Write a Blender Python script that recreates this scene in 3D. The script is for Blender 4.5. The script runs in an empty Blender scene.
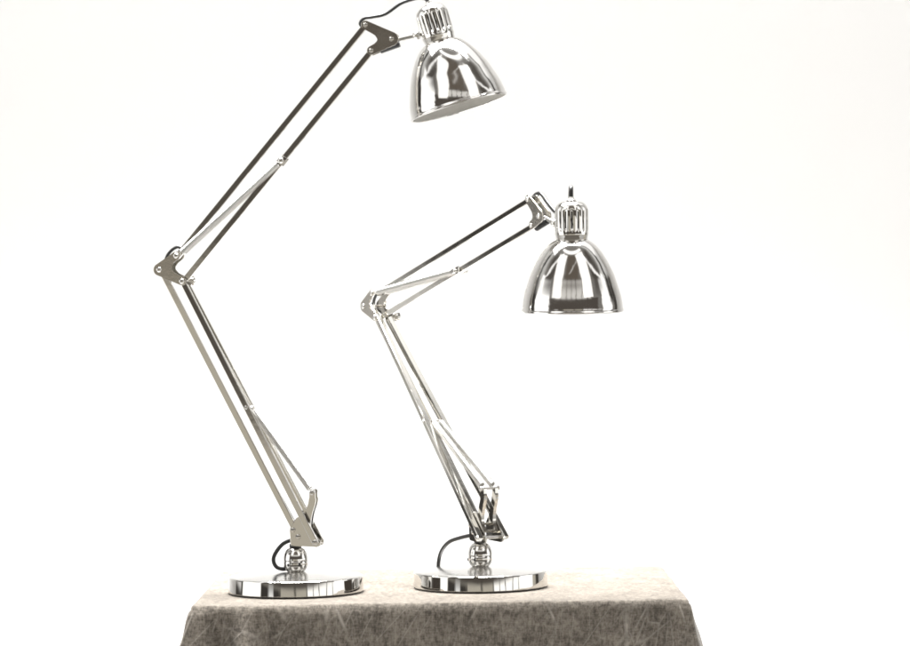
import bpy, bmesh, math, random
from mathutils import Vector, Matrix, Quaternion, noise

random.seed(4)
R = math.radians
scene = bpy.context.scene
COL = scene.collection

# ------------------------------------------------------------------ helpers
def link(o, parent=None):
    COL.objects.link(o)
    if parent is not None:
        o.parent = parent
    return o

def obj(name, bm, mat, parent=None, smooth=False, angle=None):
    """link a bmesh as ONE mesh object"""
    bmesh.ops.recalc_face_normals(bm, faces=bm.faces)
    me = bpy.data.meshes.new(name)
    if smooth:
        for f in bm.faces:
            f.smooth = True
        if angle is not None:
            for e in bm.edges:
                if len(e.link_faces) == 2 and e.calc_face_angle(0) > angle:
                    e.smooth = False
    bm.to_mesh(me)
    bm.free()
    for m in (mat if isinstance(mat, (list, tuple)) else [mat]):
        me.materials.append(m)
    return link(bpy.data.objects.new(name, me), parent)

def lathe(bm, prof, seg=96, origin=(0, 0, 0), axis='Z', caps=True):
    """revolve (r, h) pairs round an axis through origin"""
    o = Vector(origin)
    rings = []
    for r, h in prof:
        ring = []
        for i in range(seg):
            a = 2 * math.pi * i / seg
            c, s = math.cos(a) * r, math.sin(a) * r
            p = {'Z': (c, s, h), 'Y': (c, h, s), 'X': (h, c, s)}[axis]
            ring.append(bm.verts.new(o + Vector(p)))
        rings.append(ring)
    for a, b in zip(rings, rings[1:]):
        for i in range(seg):
            j = (i + 1) % seg
            bm.faces.new((a[i], a[j], b[j], b[i]))
    if caps:
        bm.faces.new(rings[0])
        bm.faces.new(rings[-1])
    return rings

def smooth_path(pts, n=10):
    """Catmull-Rom through the points"""
    P = [Vector(p) for p in pts]
    P = [P[0] * 2 - P[1]] + P + [P[-1] * 2 - P[-2]]
    out = []
    for k in range(1, len(P) - 2):
        a, b, c, d = P[k - 1:k + 3]
        for i in range(n):
            t = i / n
            out.append(0.5 * (2 * b + (c - a) * t + (2 * a - 5 * b + 4 * c - d) * t * t
                              + (3 * b - a - 3 * c + d) * t ** 3))
    out.append(P[-2])
    return out

def tube(bm, path, r, seg=10):
    path = [Vector(p) for p in path]
    rings = []
    t0 = (path[1] - path[0]).normalized()
    up = Vector((0, 0, 1)) if abs(t0.z) < .9 else Vector((1, 0, 0))
    nrm = t0.cross(up).normalized()
    for i, p in enumerate(path):
        t = (path[min(i + 1, len(path) - 1)] - path[max(i - 1, 0)]).normalized()
        nrm = (nrm - t * nrm.dot(t)).normalized()
        b = t.cross(nrm)
        rr = r[i] if isinstance(r, list) else r
        rings.append([bm.verts.new(p + (nrm * math.cos(2 * math.pi * k / seg)
                                        + b * math.sin(2 * math.pi * k / seg)) * rr) for k in range(seg)])
    for a, b in zip(rings, rings[1:]):
        for i in range(seg):
            j = (i + 1) % seg
            bm.faces.new((a[i], a[j], b[j], b[i]))
    bm.faces.new(rings[0])
    bm.faces.new(rings[-1])

def bar(bm, p, q, wide, deep, ext=0.004, bev=0.0012):
    """square tube bar p->q, `wide` in the arm plane, `deep` across it, edges rounded"""
    p, q = Vector(p), Vector(q)
    d = (q - p).normalized()
    p, q = p - d * ext, q + d * ext
    n = Vector((0, 1, 0))
    s = d.cross(n).normalized()
    n = s.cross(d).normalized()
    vs = []
    for e in (p, q):
        for a, b in ((-1, -1), (1, -1), (1, 1), (-1, 1)):
            vs.append(bm.verts.new(e + s * a * wide / 2 + n * b * deep / 2))
    fs = [bm.faces.new([vs[i] for i in f]) for f in
          ((0, 1, 2, 3), (4, 5, 6, 7), (0, 1, 5, 4), (1, 2, 6, 5), (2, 3, 7, 6), (3, 0, 4, 7))]
    es = list({e for f in fs for e in f.edges})
    bmesh.ops.bevel(bm, geom=es, offset=bev, segments=2, affect='EDGES', profile=.5)

def plate(bm, outline, n, thick, bev=0.0006):
    """flat plate: (u, z) outline, centred on depth n"""
    a = [bm.verts.new((u, n - thick / 2, z)) for u, z in outline]
    b = [bm.verts.new((u, n + thick / 2, z)) for u, z in outline]
    k = len(a)
    f0 = bm.faces.new(a)
    f1 = bm.faces.new(b)
    for i in range(k):
        j = (i + 1) % k
        bm.faces.new((a[i], a[j], b[j], b[i]))
    es = list(set(f0.edges) | set(f1.edges))
    bmesh.ops.bevel(bm, geom=es, offset=bev, segments=2, affect='EDGES', profile=.5)

def vee(K, P, Q, rk, r, fillet=0.35):
    """outline of a V plate: corner K, arm ends P and Q"""
    K, P, Q = Vector(K), Vector(P), Vector(Q)
    def ang(v): return math.atan2(v.y, v.x)
    def side(d, s): return Vector((-d.y, d.x)) * s
    dp, dq = (P - K).normalized(), (Q - K).normalized()
    sp = 1 if (dp.x * dq.y - dp.y * dq.x) < 0 else -1   # outer side of KP
    out = []
    def arc(c, rad, v0, v1, n=10):
        a0, a1 = ang(v0), ang(v1)
        mid = (v0 + v1)
        return a0, a1
    def arc_pts(c, rad, v0, vm, v1, n=10):
        a0 = ang(v0); am = ang(vm); a1 = ang(v1)
        def un(a, ref):
            while a - ref > math.pi: a -= 2 * math.pi
            while a - ref < -math.pi: a += 2 * math.pi
            return a
        am = un(am, a0); a1 = un(a1, am)
        return [c + Vector((math.cos(a0 + (a1 - a0) * t / n), math.sin(a0 + (a1 - a0) * t / n))) * rad
                for t in range(n + 1)]
    op, oq = side(dp, sp), side(dq, -sp)
    out += arc_pts(K, rk, oq, -(dp + dq), op)
    out += arc_pts(P, r, op, dp, -op)
    # inner notch
    a, b = P - op * r, Q - oq * r
    den = dp.x * dq.y - dp.y * dq.x
    w = b - a
    t = (w.x * dq.y - w.y * dq.x) / den
    I = a + dp * t
    A1 = I + (a - I) * fillet
    B1 = I + (b - I) * fillet
    for i in range(9):
        s = i / 8
        out.append(A1 * (1 - s) ** 2 + I * 2 * s * (1 - s) + B1 * s * s)
    out += arc_pts(Q, r, -oq, dq, oq)
    return [(v.x, v.y) for v in out]

def bolt_mesh(bm, u, z, n0, n1, r=0.0042):
    """through bolt along the depth axis with domed heads"""
    h = 0.0026
    lathe(bm, [(r * .45, n0 - h), (r * .85, n0 - h * .75), (r, n0 - h * .3), (r, n0),
               (r * .55, n0 + .0002), (r * .55, n1 - .0002), (r, n1), (r, n1 + h * .3),
               (r * .85, n1 + h * .75), (r * .45, n1 + h)], 20, (u, 0, z), 'Y')

def spring_mesh(bm, p, q, r=0.0037, wire=0.0008, pitch=0.00185):
    """tension spring with straight hooked ends"""
    p, q = Vector(p), Vector(q)
    L = (q - p).length
    d = (q - p) / L
    a = d.cross(Vector((0, 1, 0))).normalized()
    b = d.cross(a)
    lead = 0.009
    turns = int((L - 2 * lead) / pitch)
    path = [p, p + d * (lead * .6)]
    N = turns * 12
    for i in range(N + 1):
        t = i / N
        w = 2 * math.pi * i / 12
        path.append(p + d * (lead + (L - 2 * lead) * t) + (a * math.cos(w) + b * math.sin(w)) * r)
    path += [q - d * (lead * .6), q]
    tube(bm, path, wire, 5)

# ------------------------------------------------------------------ materials
def new_mat(name):
    m = bpy.data.materials.new(name)
    m.use_nodes = True
    nt = m.node_tree
    return m, nt, nt.nodes['Principled BSDF']

def metal(name, col, rough, bump=0.0, scale=300, var=0.03):
    m, nt, p = new_mat(name)
    p.inputs['Base Color'].default_value = (*col, 1)
    p.inputs['Metallic'].default_value = 1
    N, Lk = nt.nodes, nt.links
    tc = N.new('ShaderNodeTexCoord')
    ns = N.new('ShaderNodeTexNoise')
    ns.inputs['Scale'].default_value = 35
    ns.inputs['Detail'].default_value = 5
    Lk.new(tc.outputs['Object'], ns.inputs['Vector'])
    mr = N.new('ShaderNodeMapRange')
    mr.inputs['From Min'].default_value = .35
    mr.inputs['From Max'].default_value = .75
    mr.inputs['To Min'].default_value = max(rough - var * .4, .01)
    mr.inputs['To Max'].default_value = rough + var
    Lk.new(ns.outputs['Fac'], mr.inputs['Value'])
    Lk.new(mr.outputs['Result'], p.inputs['Roughness'])
    if bump:
        n2 = N.new('ShaderNodeTexNoise')
        n2.inputs['Scale'].default_value = scale
        n2.inputs['Detail'].default_value = 2
        Lk.new(tc.outputs['Object'], n2.inputs['Vector'])
        bp = N.new('ShaderNodeBump')
        bp.inputs['Strength'].default_value = bump
        bp.inputs['Distance'].default_value = .001
        Lk.new(n2.outputs['Fac'], bp.inputs['Height'])
        Lk.new(bp.outputs['Normal'], p.inputs['Normal'])
    return m

def plain(name, col, rough, spec=.5, lo=.85, hi=1.1, scale=60):
    m, nt, p = new_mat(name)
    p.inputs['Roughness'].default_value = rough
    p.inputs['Specular IOR Level'].default_value = spec
    N, Lk = nt.nodes, nt.links
    tc = N.new('ShaderNodeTexCoord')
    ns = N.new('ShaderNodeTexNoise')
    ns.inputs['Scale'].default_value = scale
    Lk.new(tc.outputs['Object'], ns.inputs['Vector'])
    rp = N.new('ShaderNodeValToRGB')
    rp.color_ramp.elements[0].color = (*[c * lo for c in col], 1)
    rp.color_ramp.elements[1].color = (*[min(c * hi, .95) for c in col], 1)
    Lk.new(ns.outputs['Fac'], rp.inputs['Fac'])
    Lk.new(rp.outputs['Color'], p.inputs['Base Color'])
    return m

CHROME = metal('polished_chrome', (.66, .65, .63), .03, .02, 25)
SPUN = metal('spun_chrome_shade', (.67, .66, .645), .075, .015, 18, .05)
DOME = metal('brushed_chrome_dome', (.70, .69, .67), .17, .02, 120)
ARM = metal('plated_arm_steel', (.66, .645, .61), .06, .03, 60)
PLATE = metal('satin_nickel_plate', (.64, .615, .565), .16, .05, 200)
WIRE = metal('spring_steel', (.56, .555, .54), .30)
CORD = plain('black_rubber_cord', (.012, .012, .012), .38)
BLACK = plain('black_plastic', (.015, .015, .015), .3)
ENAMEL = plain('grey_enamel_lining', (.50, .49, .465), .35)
HOLDER = plain('dark_lamp_holder', (.03, .026, .022), .5)

def linen():
    m, nt, p = new_mat('taupe_linen')
    N, Lk = nt.nodes, nt.links
    p.inputs['Roughness'].default_value = .95
    p.inputs['Specular IOR Level'].default_value = .08
    p.inputs['Sheen Weight'].default_value = .15
    p.inputs['Sheen Roughness'].default_value = .6
    tc = N.new('ShaderNodeTexCoord')
    def noise_(scale, stretch, detail=4, rough=.6):
        mp = N.new('ShaderNodeMapping')
        mp.inputs['Scale'].default_value = stretch
        Lk.new(tc.outputs['Object'], mp.inputs['Vector'])
        n = N.new('ShaderNodeTexNoise')
        n.inputs['Scale'].default_value = scale
        n.inputs['Detail'].default_value = detail
        n.inputs['Roughness'].default_value = rough
        Lk.new(mp.outputs['Vector'], n.inputs['Vector'])
        return n
    def math_(op, a, b):
        n = N.new('ShaderNodeMath')
        n.operation = op
        for i, v in enumerate((a, b)):
            if isinstance(v, (int, float)):
                n.inputs[i].default_value = v
            else:
                Lk.new(v, n.inputs[i])
        return n.outputs[0]
    def ramp(v, a, b, c0=0, c1=1):
        n = N.new('ShaderNodeMapRange')
        n.interpolation_type = 'SMOOTHSTEP'
        Lk.new(v, n.inputs['Value'])
        n.inputs['From Min'].default_value = a
        n.inputs['From Max'].default_value = b
        n.inputs['To Min'].default_value = c0
        n.inputs['To Max'].default_value = c1
        return n.outputs['Result']
    warp = noise_(520, (.16, .16, 1), 3)       # weft
    weft = noise_(520, (1, 1, .14), 3)         # warp
    slub = noise_(150, (1, 1, .6), 8, .8)
    blot = noise_(13, (1, 1, 1), 6, .65)
    # crease lines left by crumpling: cell edges of a distorted Voronoi, two sizes
    def creases(scale, width, stretch, dist, lean):
        mp = N.new('ShaderNodeMapping')
        mp.vector_type = 'TEXTURE'
        mp.inputs['Scale'].default_value = tuple(1 / q for q in stretch)
        mp.inputs['Rotation'].default_value = (0, R(lean), 0)
        Lk.new(tc.outputs['Object'], mp.inputs['Vector'])
        nn = N.new('ShaderNodeTexNoise')
        nn.inputs['Scale'].default_value = 9
        nn.inputs['Detail'].default_value = 3
        Lk.new(mp.outputs['Vector'], nn.inputs['Vector'])
        mx = N.new('ShaderNodeVectorMath')
        mx.operation = 'MULTIPLY_ADD'
        Lk.new(nn.outputs['Color'], mx.inputs[0])
        mx.inputs[1].default_value = (dist,) * 3
        Lk.new(mp.outputs['Vector'], mx.inputs[2])
        v = N.new('ShaderNodeTexVoronoi')
        v.feature = 'DISTANCE_TO_EDGE'
        v.inputs['Scale'].default_value = scale
        Lk.new(mx.outputs[0], v.inputs['Vector'])
        return ramp(v.outputs['Distance'], 0, width, 1, 0)
    c1 = creases(6, .013, (1, .07, .13), .012, 27)          # long pressed creases leaning right
    c1b = creases(5, .010, (1, .07, .12), .012, -15)         # and a few leaning left
    c2 = creases(22, .026, (1, .07, .2), .015, 34)
    c3 = creases(44, .04, (1, .07, .3), .015, 14)
    patch = ramp(noise_(8, (1, 1, 1), 3).outputs['Fac'], .38, .58)
    patch2 = ramp(noise_(10, (1.3, 1, 1), 3).outputs['Fac'], .40, .62, .1, 1)
    c1 = math_('MULTIPLY', c1, ramp(noise_(6, (1.3, 1, 1), 3).outputs['Fac'], .40, .58, .0, .8))
    c1b = math_('MULTIPLY', c1b, ramp(noise_(7, (1, 1, 1.2), 3).outputs['Fac'], .42, .58, .0, 1))
    c2 = math_('MULTIPLY', math_('MULTIPLY', c2, patch), .5)
    c3 = math_('MULTIPLY', math_('MULTIPLY', c3, patch2), .4)
    cre = math_('MAXIMUM', math_('MAXIMUM', c1, c1b), math_('MAXIMUM', c2, c3))
    # the top lies ironed flat, the hanging part is crumpled
    sp = N.new('ShaderNodeSeparateXYZ')
    Lk.new(tc.outputs['Object'], sp.inputs[0])
    cre = math_('MULTIPLY', cre, ramp(sp.outputs['Z'], -.030, -.001, 1, .06))
    thread = math_('ADD', warp.outputs['Fac'], weft.outputs['Fac'])
    fac = math_('ADD', math_('MULTIPLY', thread, .30), math_('MULTIPLY', slub.outputs['Fac'], .87))
    fac = math_('ADD', fac, math_('MULTIPLY', blot.outputs['Fac'], .26))
    fac = ramp(fac, .69, 1.06)
    cr = N.new('ShaderNodeValToRGB')
    cr.color_ramp.elements[0].color = (.056, .0475, .039, 1)
    cr.color_ramp.elements[1].color = (.225, .199, .167, 1)
    Lk.new(fac, cr.inputs['Fac'])
    mix = N.new('ShaderNodeMix')
    mix.data_type = 'RGBA'
    Lk.new(math_('MULTIPLY', cre, .75), mix.inputs['Factor'])
    Lk.new(cr.outputs['Color'], mix.inputs['A'])
    mix.inputs['B'].default_value = (.40, .37, .33, 1)      # fibres rubbed pale along the creases
    Lk.new(mix.outputs['Result'], p.inputs['Base Color'])
    h = math_('ADD', math_('MULTIPLY', thread, .25), math_('MULTIPLY', cre, .9))
    h = math_('ADD', h, math_('MULTIPLY', slub.outputs['Fac'], .4))
    bp = N.new('ShaderNodeBump')
    bp.inputs['Strength'].default_value = .55
    bp.inputs['Distance'].default_value = .0022
    Lk.new(h, bp.inputs['Height'])
    Lk.new(bp.outputs['Normal'], p.inputs['Normal'])
    return m
LINEN = linen()
PAPER = plain('white_backdrop_paper', (.86, .86, .858), .9, .1, .99, 1.01, .8)

# ------------------------------------------------------------------ backdrop (seamless white sweep)
bm = bmesh.new()
prof = [(1.6, -.95), (1.95, -.95)]
for i in range(1, 13):
    a = R(90) * i / 12
    prof.append((1.95 + .5 * math.sin(a), -.95 + .5 * (1 - math.cos(a))))
prof += [(2.45, .5), (2.45, 1.6), (2.45, 3.4)]
prof = [(-1.6, -.95), (0, -.95)] + prof
rows = [[bm.verts.new((x, y, z)) for x in (-4.6, -2.3, 0, 2.3, 4.6)] for y, z in prof]
for a, b in zip(rows, rows[1:]):
    for i in range(4):
        bm.faces.new((a[i], a[i + 1], b[i + 1], b[i]))
o = obj('backdrop', bm, PAPER, smooth=True)
o['kind'] = 'structure'

# ------------------------------------------------------------------ linen cloth
def build_cloth():
    X0, X1, Y0, Y1 = -.440, .3775, -.176, .440
    st = .0042
    nx, ny = int((X1 - X0) / st), int((Y1 - Y0) / st)
    bm = bmesh.new()
    def ridge(x, y, z, f):
        v = noise.noise(Vector((x * f, y * f, z * f + 3.3)))
        return (1 - abs(v)) ** 6
    def wr(x, y, z):
        return (.0011 * noise.noise(Vector((x * 7, y * 7, z * 7)))
                + .0008 * noise.noise(Vector((x * 19 + 5, y * 19, z * 19)))
                + .0009 * ridge(x, y, z, 5) + .0005 * ridge(x + 9, y, z, 12))
    flat = [((-.279, .032), .122), ((.038, .080), .122)]
    top = []
    for j in range(ny + 1):
        row = []
        for i in range(nx + 1):
            x, y = X0 + (X1 - X0) * i / nx, Y0 + (Y1 - Y0) * j / ny
            k = 1.0
            for (cx, cy), r in flat:                # pressed flat under the lamp feet
                d = math.hypot(x - cx, y - cy)
                k = min(k, max(0, min(1, (d - r) / .05)))
            e = min(x - X0, X1 - x, y - Y0, Y1 - y)
            z = wr(x, y, 0) * k - .0004
            if e < .0045:
                z -= .0022 * (1 - e / .0045) ** 2
            row.append(bm.verts.new((x, y, min(z, .0028))))
        top.append(row)
    for j in range(ny):
        for i in range(nx):
            bm.faces.new((top[j][i], top[j][i + 1], top[j + 1][i + 1], top[j + 1][i]))
    # hanging skirt all round
    per = []
    for i in range(nx): per.append((top[0][i], (0, -1), 'f', i / nx))
    for j in range(ny): per.append((top[j][nx], (1, 0), 'r', j / ny))
    for i in range(nx, 0, -1): per.append((top[ny][i], (0, 1), 'b', i / nx))
    for j in range(ny, 0, -1): per.append((top[j][0], (-1, 0), 'l', j / ny))
    n = len(per)
    corners = [(X0, Y0), (X1, Y0), (X1, Y1), (X0, Y1)]
    rings = [[p[0] for p in per]]
    depth, rows = .52, 96
    s_len = 0
    for k in range(1, rows + 1):
        d = depth * k / rows
        ring = []
        for idx, (v, nr, sd, t) in enumerate(per):
            x, y = v.co.x, v.co.y
            # outward direction blends round the corners
            best = min(corners, key=lambda c: math.hypot(c[0] - x, c[1] - y))
            dc = math.hypot(best[0] - x, best[1] - y)
            w = math.exp(-(dc / .022) ** 2)
            dg = Vector((math.copysign(1, best[0]), -1 if best[1] < 0 else 1)).normalized()
            nv = Vector(nr)
            dirv = (nv * (1 - w * .85) + dg * w * .85).normalized()
            # cone fold at the corners plus soft folds along the sides
            fold = .36 * math.exp(-(dc / .030) ** 2) - .22 * math.exp(-((dc - .052) / .020) ** 2)
            fold += (.34 * math.exp(-((dc - .085) / .018) ** 2) - .16 * math.exp(-((dc - .125) / .022) ** 2)) * (1 if best[0] < 0 else .4)
            if best[0] > 0 and best[1] < 0:
                fold *= .55
                if sd == 'r':
                    fold += .30 * math.exp(-((dc - .045) / .026) ** 2)
            along = x if sd in 'fb' else y
            ripple = .085 * noise.noise(Vector((along * 9, 2.1 if sd == 'f' else 7.7, d * 1.5))) \
                + .06 * noise.noise(Vector((along * 21, 5.1, d * 2.5)))
            g = d * d / (d + .012)                   # starts hanging straight
            off = .004 + g * (.055 + fold + ripple * min(1, d / .03))
            off += wr(x * 1.0, y + d, d * .8) * 1.4 * min(1, d / .02)
            z = v.co.z - d
            if k == 1:
                off = .0018
            ring.append(bm.verts.new((x + dirv.x * off, y + dirv.y * off, z)))
        rings.append(ring)
    for a, b in zip(rings, rings[1:]):
        for i in range(n):
            j = (i + 1) % n
            bm.faces.new((a[i], a[j], b[j], b[i]))
    o = obj('linen_cloth', bm, LINEN, smooth=True)
    sol = o.modifiers.new('thickness', 'SOLIDIFY')
    sol.thickness = .0012
    sol.offset = -1
    o['label'] = 'crumpled taupe linen cloth hanging over the table edge under both chrome lamps'
    o['category'] = 'tablecloth'
build_cloth()

# ------------------------------------------------------------------ lamp
GROUP = 'chrome balanced arm desk lamps'

def build_lamp(label, base, psi, B0, B1, U, V, rod, cap, tilt, cords, lean=0.0):
    root = link(bpy.data.objects.new('desk_lamp', None))
    root.empty_display_size = .1
    root.location = (base[0], base[1], .0012)
    root.rotation_euler = (0, 0, -psi)
    root['label'] = label
    root['category'] = 'desk lamp'
    root['group'] = GROUP
    VO = Vector
    B0, B1, U, V, rod, cap = (VO(p) for p in (B0, B1, U, V, rod, cap))
    dA, dC = VO((-.0395, .0205)), VO((-.0095, .0440))
    A0, A1, C, Lw = B0 + dA, B1 + dA, B1 + dC, U - dC
    def at(p, n): return (p.x, n, p.y)

    # weighted round foot
    bm = bmesh.new()
    lathe(bm, [(.1150, .0012), (.1160, .0016), (.1163, .0024), (.11626, .0032), (.11520, .0243), (.11515, .0250), (.1150, .0258), (.1146, .0265), (.1140, .0269), (.1130, .0272), (.098, .0286), (.075, .0307), (.050, .0325),
               (.025, .0340), (.0145, .0345)], 192)
    bm.normal_update()
    for f in bm.faces:
        c = f.calc_center_median()
        if c.z > .0270 and math.hypot(c.x, c.y) < .1135:
            f.material_index = 1                    # the domed top is brushed, the side wall polished
    rb = obj('round_base', bm, (CHROME, DOME), root, True, R(14))
    bm = bmesh.new()
    lathe(bm, [(.1140, 0), (.1158, .0002), (.1158, .0013), (.1140, .0014)], 128)
    obj('foot_ring', bm, BLACK, rb, True, R(40))
    # ball and cup swivel
    bx = 0
    bm = bmesh.new()
    lathe(bm, [(.0100, .0325), (.0140, .0345), (.0172, .0370), (.0196, .0405), (.0208, .0445), (.0212, .0490), (.0209, .0530),
               (.0204, .0536)], 64, (bx, 0, 0))
    sw = obj('swivel_ball', bm, CHROME, root, True, R(40))
    bm = bmesh.new()
    lathe(bm, [(.0200, .0538), (.0212, .0542), (.0213, .0560), (.0208, .0610), (.0196, .0655), (.0178, .0695), (.0155, .0728),
               (.0120, .0750), (.0080, .0755)], 64, (bx, 0, 0))
    obj('swivel_cup', bm, CHROME, root, True, R(40))
    bm = bmesh.new()
    lathe(bm, [(.0080, .0752), (.0102, .0754), (.0106, .0762), (.0106, .0800), (.0100, .0822), (.006, .0824)], 48, (bx, 0, 0))
    obj('washer', bm, BLACK, root, True, R(40))
    for hx, hz in ((-.009, .047), (.010, .0475)):
        bm = bmesh.new()
        lathe(bm, [(.0026, -.0196), (.0026, -.0172)], 16, (bx + hx, 0, hz), 'Y')
        obj('screw', bm, BLACK, sw, True, R(40))

    # base bracket: two cheek plates and a bridge
    out = [(-.0050, .0810), (.0020, .0796), (.0400, .0775), (.0465, .0800), (.0470, .0868), (.0420, .0930), (.0180, .1290), (.0120, .1312),
           (.0060, .1285), (-.0060, .1100), (-.0068, .1060)]
    bm = bmesh.new()
    for n in (-.0175, .0175):
        plate(bm, out, n, .0026)
    bmesh.ops.create_cube(bm, size=1, matrix=Matrix.Translation((.010, 0, .0835)) @ Matrix.Diagonal((.028, .0322, .0022, 1)))
    br = obj('base_bracket', bm, ARM, root)
    for p, n in ((B0, .0305), (A0, .0190), (VO((.0085, .0955)), .0190)):
        bm = bmesh.new()
        bolt_mesh(bm, p.x, p.y, -n, n, .0046)
        obj('bolt', bm, CHROME, br, True, R(40))

    # lower arm: a pair of bars that splay towards the foot, and one link bar behind
    for s in (-1, 1):
        bm = bmesh.new()
        bar(bm, at(B0, .0262 * s), at(B1, .0102 * s), .0105, .0102)
        obj('lower_bar', bm, ARM, root)
    bm = bmesh.new()
    bar(bm, at(A0, 0), at(A1, 0), .0105, .009)
    obj('lower_bar', bm, ARM, root)

    # spring lever pair and the lower springs
    tip = B0 + VO((-.0060, .0840))
    piv = B0 + VO((-.0140, .0120))
    d = (tip - piv).normalized()
    for s in (-1, 1):
        bm = bmesh.new()
        path = smooth_path([at(piv + VO((.006, -.004)), .0118 * s), at(piv + d * .012 + VO((-.003, 0)), .0118 * s), at(piv + d * .035 + VO((-.003, 0)), .0118 * s),
                            at(piv + d * .055 + VO((.001, 0)), .0118 * s), at(tip, .0118 * s)], 6)
        # flat strip swept along the path
        prev = None
        rings = []
        for i, p in enumerate(path):
            t = (path[min(i + 1, len(path) - 1)] - path[max(i - 1, 0)]).normalized()
            side = t.cross(VO((0, 1, 0))).normalized()
            w = .0060 if i < len(path) - 4 else .0050
            h = VO((0, .0032, 0))
            rings.append([bm.verts.new(p + side * w * a + h * b) for a, b in ((-1, -1), (1, -1), (1, 1), (-1, 1))])
        for a, b in zip(rings, rings[1:]):
            for i in range(4):
                j = (i + 1) % 4
                bm.faces.new((a[i], a[j], b[j], b[i]))
        bm.faces.new(rings[0]); bm.faces.new(rings[-1])
        obj('spring_lever', bm, ARM, root)
    bm = bmesh.new()
    bolt_mesh(bm, tip.x, tip.y, -.0175, .0175, .0044)
    obj('spring_pin', bm, CHROME, root, True, R(40))
    mid = B0 + (B1 - B0) * .515
    mid2 = mid + VO((.004, .002))
    bm = bmesh.new()
    bolt_mesh(bm, mid.x, mid.y, -.0225, .0225, .0036)
    obj('spring_pin', bm, CHROME, root, True, R(40))
    for s in (-1, 1):
        bm = bmesh.new()
        spring_mesh(bm, at(tip, .0110 * s), at(mid2, .0072 * s), .0053, .001, .0023)
        obj('spring', bm, WIRE, root, True)

    # elbow: V plates, through bolts, wing knob
    el = vee(at2(A1), at2(C), at2(B1), .0102, .0070, .6)
    for s in (-1, 1):
        bm = bmesh.new()
        plate(bm, el, .0168 * s, .0022)
        ep = obj('elbow_plate', bm, PLATE, root)
    for p in (A1, B1, C):
        bm = bmesh.new()
        bolt_mesh(bm, p.x, p.y, -.0180, .0180, .0048)
        obj('bolt', bm, CHROME, ep, True, R(40))
    bm = bmesh.new()
    lathe(bm, [(.003, .018), (.003, .021), (.0085, .0215), (.0105, .0235), (.0105, .0285), (.0085, .0305), (.003, .031)], 24, at(B1 + VO((.004, .001)), 0), 'Y')
    obj('elbow_knob', bm, CHROME, root, True, R(40))

    # upper arm
    bm = bmesh.new()
    bar(bm, at(C, 0), at(U, 0), .0098, .009)
    obj('upper_bar', bm, ARM, root)
    bm = bmesh.new()
    bar(bm, at(B1, 0), at(Lw, 0), .0098, .009)
    obj('upper_bar', bm, ARM, root)
    s_at = B1 + (Lw - B1) * .525
    dU = (Lw - B1).normalized()
    nU = VO((-dU.y, dU.x))
    bm = bmesh.new()
    bolt_mesh(bm, s_at.x, s_at.y, -.0125, .0125, .0048)
    bar(bm, at(s_at - dU * .006, -.0072), at(s_at + dU * .008, -.0072), .0125, .0022, .001, .0006)
    bar(bm, at(s_at - dU * .006, .0072), at(s_at + dU * .008, .0072), .0125, .0022, .001, .0006)
    obj('spring_clip', bm, CHROME, root, True, R(40))
    for s in (-1, 1):
        bm = bmesh.new()
        spring_mesh(bm, at(C + VO((.002, .001)), .0100 * s), at(s_at, .0092 * s), .0046, .0009, .0021)
        obj('spring', bm, WIRE, root, True)

    # head bracket
    hp = vee(at2(V), at2(U), at2(Lw), .0120, .0074, .62)
    for s in (-1, 1):
        bm = bmesh.new()
        plate(bm, hp, .0078 * s, .0022)
        hb = obj('head_plate', bm, PLATE, root)
    for p in (U, Lw, V):
        bm = bmesh.new()
        bolt_mesh(bm, p.x, p.y, -.0092, .0092, .0044)
        obj('bolt', bm, CHROME, hb, True, R(40))
    # knurled clamp under the bracket and the swivel rod to the shade
    dr = (rod - V).normalized()
    c0 = V + VO((-.021, -.0190)); c1 = V + VO((.0130, -.0080))
    bm = bmesh.new()
    c0v, c1v = VO(at(c0, 0)), VO(at(c1, 0))
    path = [c0v.lerp(c1v, i / 24) for i in range(25)]
    tube(bm, path, [.0045 if i in (0, 24) else (.0058 if i % 2 else .0050) for i in range(25)], 20)
    obj('clamp_screw', bm, BLACK, root, True, R(30))
    bm = bmesh.new()
    bar(bm, at(V + VO((.004, -.002)), 0), at(rod, 0), .0066, .0055, 0)
    ro = obj('swivel_rod', bm, WIRE, root)
    bm = bmesh.new()
    lathe(bm, [(.0025, -.0075), (.0055, -.0055), (.0075, -.002), (.0078, 0), (.0075, .002), (.0055, .0055), (.0025, .0075)], 24, at(rod, 0), 'Y')
    obj('rod_joint', bm, CHROME, ro, True, R(40))

    # shade and lamp-holder cap, hung on a tilted axis; profile measured down from the cap top
    def tilted(o):
        o.location = at(cap, 0)
        face = Quaternion((math.cos(psi), math.sin(psi), 0), lean)      # cap nods towards the front of the table
        o.rotation_mode = 'QUATERNION'
        o.rotation_quaternion = face @ Quaternion((0, 1, 0), -tilt)
        return o
    k = 1 / 611
    P = [(15.0, 37.5), (17.2, 38.6), (19.6, 40.2), (22.2, 42.2), (25.6, 45.6), (29.0, 49.8), (32.2, 54.4), (35.6, 60.2), (39.0, 67.0), (41.4, 72.5),
         (43.5, 78.6), (45.7, 85.2), (47.6, 91.5), (48.8, 97.2), (49.35, 101.2), (49.6, 104.6)]
    Pv = smooth_path([(a, -b, 0) for a, b in P], 4)
    kr, kh = k * 1.03, k * 1.035
    outer = [(v.x * kr, v.y * kh) for v in Pv]
    bm = bmesh.new()
    rim = [(r * kr, -h * kh) for r, h in ((49.9, 105.2), (50.4, 105.9), (50.4, 107.2), (50.0, 107.9), (49.3, 107.9), (48.9, 107.2))]
    inner = [(r - .0009, h) for r, h in outer[::-1]]
    lathe(bm, outer + rim, 160, caps=False)
    shd = tilted(obj('lamp_shade', bm, SPUN, root, True, R(50)))
    bm = bmesh.new()
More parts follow.
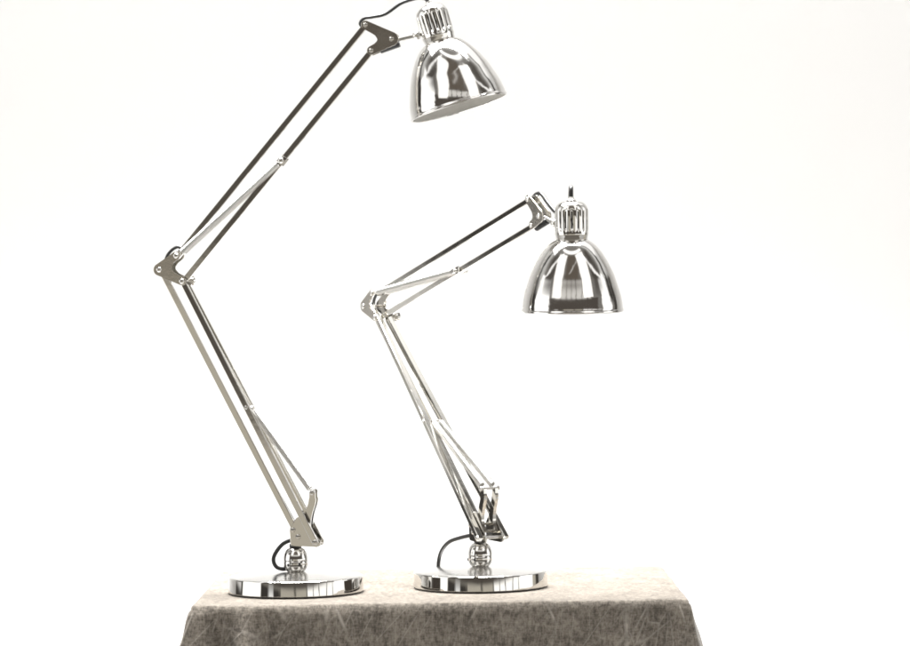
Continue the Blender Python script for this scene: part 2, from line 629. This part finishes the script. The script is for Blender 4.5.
    lathe(bm, [rim[-1]] + inner, 128, caps=False)
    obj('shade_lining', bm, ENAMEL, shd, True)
    # vented cap with real slots
    prof = [(5.0, 0.4), (9.0, .8), (11.5, 1.7), (13.6, 3.3), (15.1, 5.4), (15.9, 7.8), (16.2, 9.6), (16.2, 26.5), (16.2, 30.5), (16.4, 31.4), (16.4, 33.0), (15.9, 34.0), (15.7, 37.0),
            (15.2, 38.4)]
    bm = bmesh.new()
    SEG = 128
    rg = lathe(bm, [(r * k * 1.03, -h * kh) for r, h in prof], SEG, caps=False)
    bm.faces.ensure_lookup_table()
    kill = []
    for i in range(SEG):
        if i % 8 in (3, 4):
            kill.append(bm.faces[6 * SEG + i])
    bmesh.ops.delete(bm, geom=kill, context='FACES')
    # raised flutes between the slots
    for ri in (5, 6, 7):
        for i, v in enumerate(rg[ri]):
            f = 1 + .022 * math.cos(2 * math.pi * ((i - 0) % 8) / 8)
            v.co.x *= f
            v.co.y *= f
    cp = tilted(obj('socket_cap', bm, CHROME, root, True, R(45)))
    so = cp.modifiers.new('wall', 'SOLIDIFY')
    so.thickness = .0012
    so.offset = -1
    bm = bmesh.new()
    lathe(bm, [(.006, -.006), (.0185, -.010), (.0190, -.014), (.0190, -.060), (.012, -.066)], 40)
    obj('lamp_holder', bm, HOLDER, cp, True, R(40))
    bm = bmesh.new()
    lathe(bm, [(.0085, -.0010), (.0078, .0012), (.0050, .0030), (.0040, .0066), (.0030, .0072)], 32)
    obj('cord_grip', bm, CHROME, cp, True, R(40))

    for pts, r in cords:
        bm = bmesh.new()
        tube(bm, smooth_path(pts, 10), r, 12)
        obj('power_cord', bm, CORD, root, True, R(60))
    return root

def at2(p):
    return (p.x, p.y)

def rotp(cap, tilt, x, n, h):
    c, s = math.cos(tilt), math.sin(tilt)
    return (cap[0] + x * c - h * s, n, cap[1] + x * s + h * c)

# the tall lamp, arm raised
cap = (.2448, .9985); tl = R(15.5)
build_lamp('taller chrome desk lamp with its arm raised high and its shade tipped sideways',
           (-.279, .032), R(7), (.0390, .0866), (-.1881, .5351), (.1351, .9675), (.1800, .9424), (.2225, .9478), cap, tl,
           [([rotp(cap, tl, 0, 0, .004), rotp(cap, tl, -.003, 0, .0125), (.2290, .002, 1.0120), (.2170, .004, 1.0106), (.1943, .006, 1.0035), (.1682, .008, .9871),
              (.1457, .010, .9826), (.1304, .012, .9806), (.1235, .0125, .9725), (.1265, .0125, .9640), (.1190, .0125, .9560), (.1040, .0125, .9370), (.06, .0125, .8855), (-.05, .0125, .756),
              (-.150, .0125, .640), (-.178, .0125, .6065)], .0030),
            ([(-.178, .0125, .6065), (-.1900, .0125, .5915), (-.2010, .0125, .5948), (-.2130, .0125, .5880), (-.2212, .0125, .5760), (-.2220, .0125, .5620),
              (-.216, .0115, .5300), (-.185, .0105, .467), (-.10, .0105, .300), (-.02, .0105, .150), (-.002, .0095, .116)], .0028),
            ([(.004, .004, .0880), (-.0060, .002, .0885), (-.0220, 0, .0815), (-.0340, -.004, .0665), (-.0375, -.006, .0540), (-.0325, -.006, .0430), (-.0220, -.004, .0392), (-.014, 0, .0400)], .0036)])

# the low lamp, arm folded towards the camera
cap = (.2870, .6565); tl = R(0)
build_lamp('shorter chrome desk lamp with its arm folded low and its shade hanging level',
           (.038, .080), R(57), (.0380, .0872), (-.3105, .4677), (.1731, .6635), (.2050, .6338), (.2395, .6211), cap, tl,
           [([(.287, 0, .6580), (.287, 0, .6680), (.2865, .0004, .6745), (.282, .0034, .6790), (.272, .0100, .6780), (.262, .0163, .6660), (.257, .0195, .6480), (.252, .0195, .6385), (.243, .0170, .6340),
              (.2260, .0130, .6390), (.2030, .0115, .6560), (.1850, .0115, .6710), (.1710, .0115, .6725), (.155, .0110, .6650),
              (.08, .0125, .6400), (-.10, .0125, .5840), (-.29, .0125, .5255)], .0036),
            ([(-.29, .0125, .5255), (-.318, .0125, .5220), (-.345, .0125, .5140), (-.362, .0125, .4960), (-.350, .0115, .474), (-.27, .0105, .389), (-.13, .0105, .240), (-.02, .0095, .122)], .0028),
            ([(.002, .004, .0880), (-.0120, .002, .0880), (-.0300, 0, .0862), (-.0600, -.002, .0805), (-.0910, -.004, .0720), (-.1130, -.005, .0570), (-.1250, -.005, .0380), (-.1310, -.005, .0060), (-.150, 0, .0042), (-.22, .02, .0042)], .0036)], R(3.5))

# ------------------------------------------------------------------ world: the studio as the chrome sees it
W = bpy.data.worlds.new('World')
scene.world = W
W.use_nodes = True
nt = W.node_tree
N, Lk = nt.nodes, nt.links
bg = N['Background']
tc = N.new('ShaderNodeTexCoord')
sx = N.new('ShaderNodeSeparateXYZ')
Lk.new(tc.outputs['Generated'], sx.inputs[0])
def M(op, a, b=0.0):
    n = N.new('ShaderNodeMath')
    n.operation = op
    for i, v in enumerate((a, b)):
        if isinstance(v, (int, float)):
            n.inputs[i].default_value = v
        else:
            Lk.new(v, n.inputs[i])
    return n.outputs[0]
az = M('MULTIPLY', M('ARCTAN2', sx.outputs['X'], M('MULTIPLY', sx.outputs['Y'], -1)), 180 / math.pi)   # 0 behind the camera, + to the right
elv = M('MULTIPLY', M('ARCSINE', sx.outputs['Z']), 180 / math.pi)
wob = N.new('ShaderNodeTexNoise')
wob.inputs['Scale'].default_value = 2.6
wob.inputs['Detail'].default_value = 2
Lk.new(tc.outputs['Generated'], wob.inputs['Vector'])
wob2 = N.new('ShaderNodeTexNoise')
wob2.inputs['Scale'].default_value = 16
wob2.inputs['Detail'].default_value = 3
Lk.new(tc.outputs['Generated'], wob2.inputs['Vector'])
az = M('ADD', az, M('MULTIPLY', M('SUBTRACT', wob.outputs['Fac'], .5), 14))
az = M('ADD', az, M('MULTIPLY', M('SUBTRACT', wob2.outputs['Fac'], .5), 9))
def sm(v, a, b):
    n = N.new('ShaderNodeMapRange')
    n.interpolation_type = 'SMOOTHSTEP'
    Lk.new(v, n.inputs['Value'])
    n.inputs['From Min'].default_value = a
    n.inputs['From Max'].default_value = b
    return n.outputs['Result']
def box(a0, a1, e0, e1, s, se=None):
    se = se or s
    m = M('MULTIPLY', sm(az, a0 - s, a0 + s), M('SUBTRACT', 1, sm(az, a1 - s, a1 + s)))
    m2 = M('MULTIPLY', sm(elv, e0 - se, e0 + se), M('SUBTRACT', 1, sm(elv, e1 - se, e1 + se)))
    return M('MULTIPLY', m, m2)
col = None
def layer(fac, c):
    global col
    mx = N.new('ShaderNodeMix')
    mx.data_type = 'RGBA'
    Lk.new(fac, mx.inputs['Factor'])
    if col is None:
        mx.inputs['A'].default_value = (.27, .255, .235, 1)
    else:
        Lk.new(col, mx.inputs['A'])
    mx.inputs['B'].default_value = (*c, 1)
    col = mx.outputs['Result']
g = lambda v, w=0.0: (v * (1 + w), v, v * (1 - 1.6 * w))
layer(box(-60, 60, .9, 19, 3, .35), (.11, .095, .082))          # dark far end of the room
layer(box(-24, 20, 30, 66, 5), (.165, .138, .112))               # brown ceiling
layer(box(-200, 200, -95, .8, 1, .35), (.62, .575, .485))         # floor and lower walls: beige
layer(box(-200, 200, -95, -24, 1, 4), (.20, .18, .155))  # darker low band added to cut the front fill on the cloth
layer(box(-200, -98, -14, 20, 2), (.06, .055, .05))
layer(box(-98, -60, -16, 30, 2), (2.0, 1.98, 1.94))            # white side sheets
layer(box(-60, -23, -9, .8, 2, .5), (.06, .054, .048))
layer(box(-45, -36, -9, .2, 1.5), (1.6, 1.6, 1.56))
layer(box(22, 74, -10, .8, 1, .5), (1.7, 1.67, 1.62))
layer(box(-122, -105, -1.9, .55, 1.5, .45), (.95, .93, .90))  # bright notch added so the low lamp's arm reflects pale
layer(box(74, 100, -12, 30, 2), (2.0, 1.98, 1.94))
layer(box(110, 128, -12, 20, 2), (.07, .063, .055))
for a, w in ((0.5, 1.0), (22, .8), (34, .8), (42, .6), (57, .8), (69, .6)):
    layer(box(a - w, a + w, -10, 1.0, .5), (.05, .045, .04))
layer(box(-44, 46, 19, 30, 2.5), (.95, .92, .87))             # tall windows low on the front wall
for a in (-44, -30, -17, -4, 9, 22, 34, 46):
    layer(box(a - .9, a + .9, 17, 33, .5), (.09, .08, .07))
layer(box(-70, 70, 66, 71, 4, 1.5), (2.2, 2.17, 2.12))          # row of ceiling tubes
layer(box(-86, -58, 24, 60, 5), (.11, .098, .086))
layer(box(60, 86, 24, 60, 5), (.11, .098, .086))
layer(box(94, 158, 22, 82, 5), (.85, .84, .81))
layer(box(104, 158, 38, 82, 4), (1.5, 1.48, 1.45))  # bright patch added to whiten the low lamp's lower arm faces
layer(box(-158, -96, 22, 82, 5), (.75, .74, .71))
layer(box(104, 109, 10, 80, 1.5), (.05, .045, .04))
layer(box(-112, -106, 10, 80, 1.5), (.05, .045, .04))
# slanting roof tubes crossing the dark bays
def slant(a_at, e_at, slope, half, e0, e1):
    d = M('SUBTRACT', M('SUBTRACT', az, a_at), M('MULTIPLY', M('SUBTRACT', elv, e_at), slope))
    m = M('MULTIPLY', sm(d, -half * 2, -half * .5), M('SUBTRACT', 1, sm(d, half * .5, half * 2)))
    return M('MULTIPLY', m, M('MULTIPLY', sm(elv, e0 - 2, e0 + 2), M('SUBTRACT', 1, sm(elv, e1 - 2, e1 + 2))))
layer(slant(-72, 42, 1.1, 2.2, 20, 64), (1.5, 1.48, 1.45))
layer(slant(70, 40, -1.0, 2.2, 18, 62), (1.5, 1.48, 1.45))
layer(slant(8, 50, 2.2, 1.6, 42, 64), (.75, .72, .68))
Lk.new(col, bg.inputs['Color'])
bg.inputs['Strength'].default_value = 1.0

# ------------------------------------------------------------------ lamps of the studio, plus two added backdrop lights
def area(name, loc, target, sx_, sy_, radiance, col=(1, .985, .96), spread=180):
    l = bpy.data.lights.new(name, 'AREA')
    l.shape = 'RECTANGLE'
    l.size, l.size_y = sx_, sy_
    l.energy = radiance * math.pi * sx_ * sy_
    l.color = col
    l.spread = R(spread)
    o = link(bpy.data.objects.new(name, l))
    o.location = loc
    o.rotation_euler = (Vector(target) - Vector(loc)).to_track_quat('-Z', 'Y').to_euler()
    return o
area('overhead_softbox', (-.20, .38, 2.15), (-.20, .36, 0), 1.8, .95, 27, (1, .995, .985), spread=100)
area('left_softbox', (-1.55, -2.0, 2.7), (-.1, 0, .4), 1.3, 2.6, 1.45)
area('right_softbox', (1.65, -2.0, 2.7), (.1, 0, .4), 1.3, 2.6, 1.45)
area('backdrop_light_top', (0, 1.45, 3.1), (0, 2.45, .8), 5.0, .5, 2.6, (1, 1, 1), spread=120)  # added out of view to bring the backdrop up to white
area('backdrop_light_bottom', (0, 1.1, -.75), (0, 2.45, .1), 4.0, .4, .15, (1, 1, 1), spread=140)  # added lamp, hidden behind the cloth, lifts the lower backdrop

# ------------------------------------------------------------------ camera
cam = bpy.data.cameras.new('camera')
cam.sensor_width = 36
cam.lens = 36 * 2900 / 910
cam.clip_end = 100
co = link(bpy.data.objects.new('camera', cam))
tilt = math.atan(16 / 2900)
co.matrix_world = Matrix.Translation((0, -4.94, .4855)) @ Matrix.Rotation(R(90) - tilt, 4, 'X') @ Matrix.Rotation(R(-.8), 4, 'Z')
scene.camera = co
vs = scene.view_settings
vs.view_transform = 'Standard'
vs.look = 'None'
vs.exposure = 0
vs.gamma = 1
scene.cycles.filter_width = 1.8
scene.cycles.max_bounces = 12
scene.cycles.glossy_bounces = 8
scene.cycles.use_denoising = True
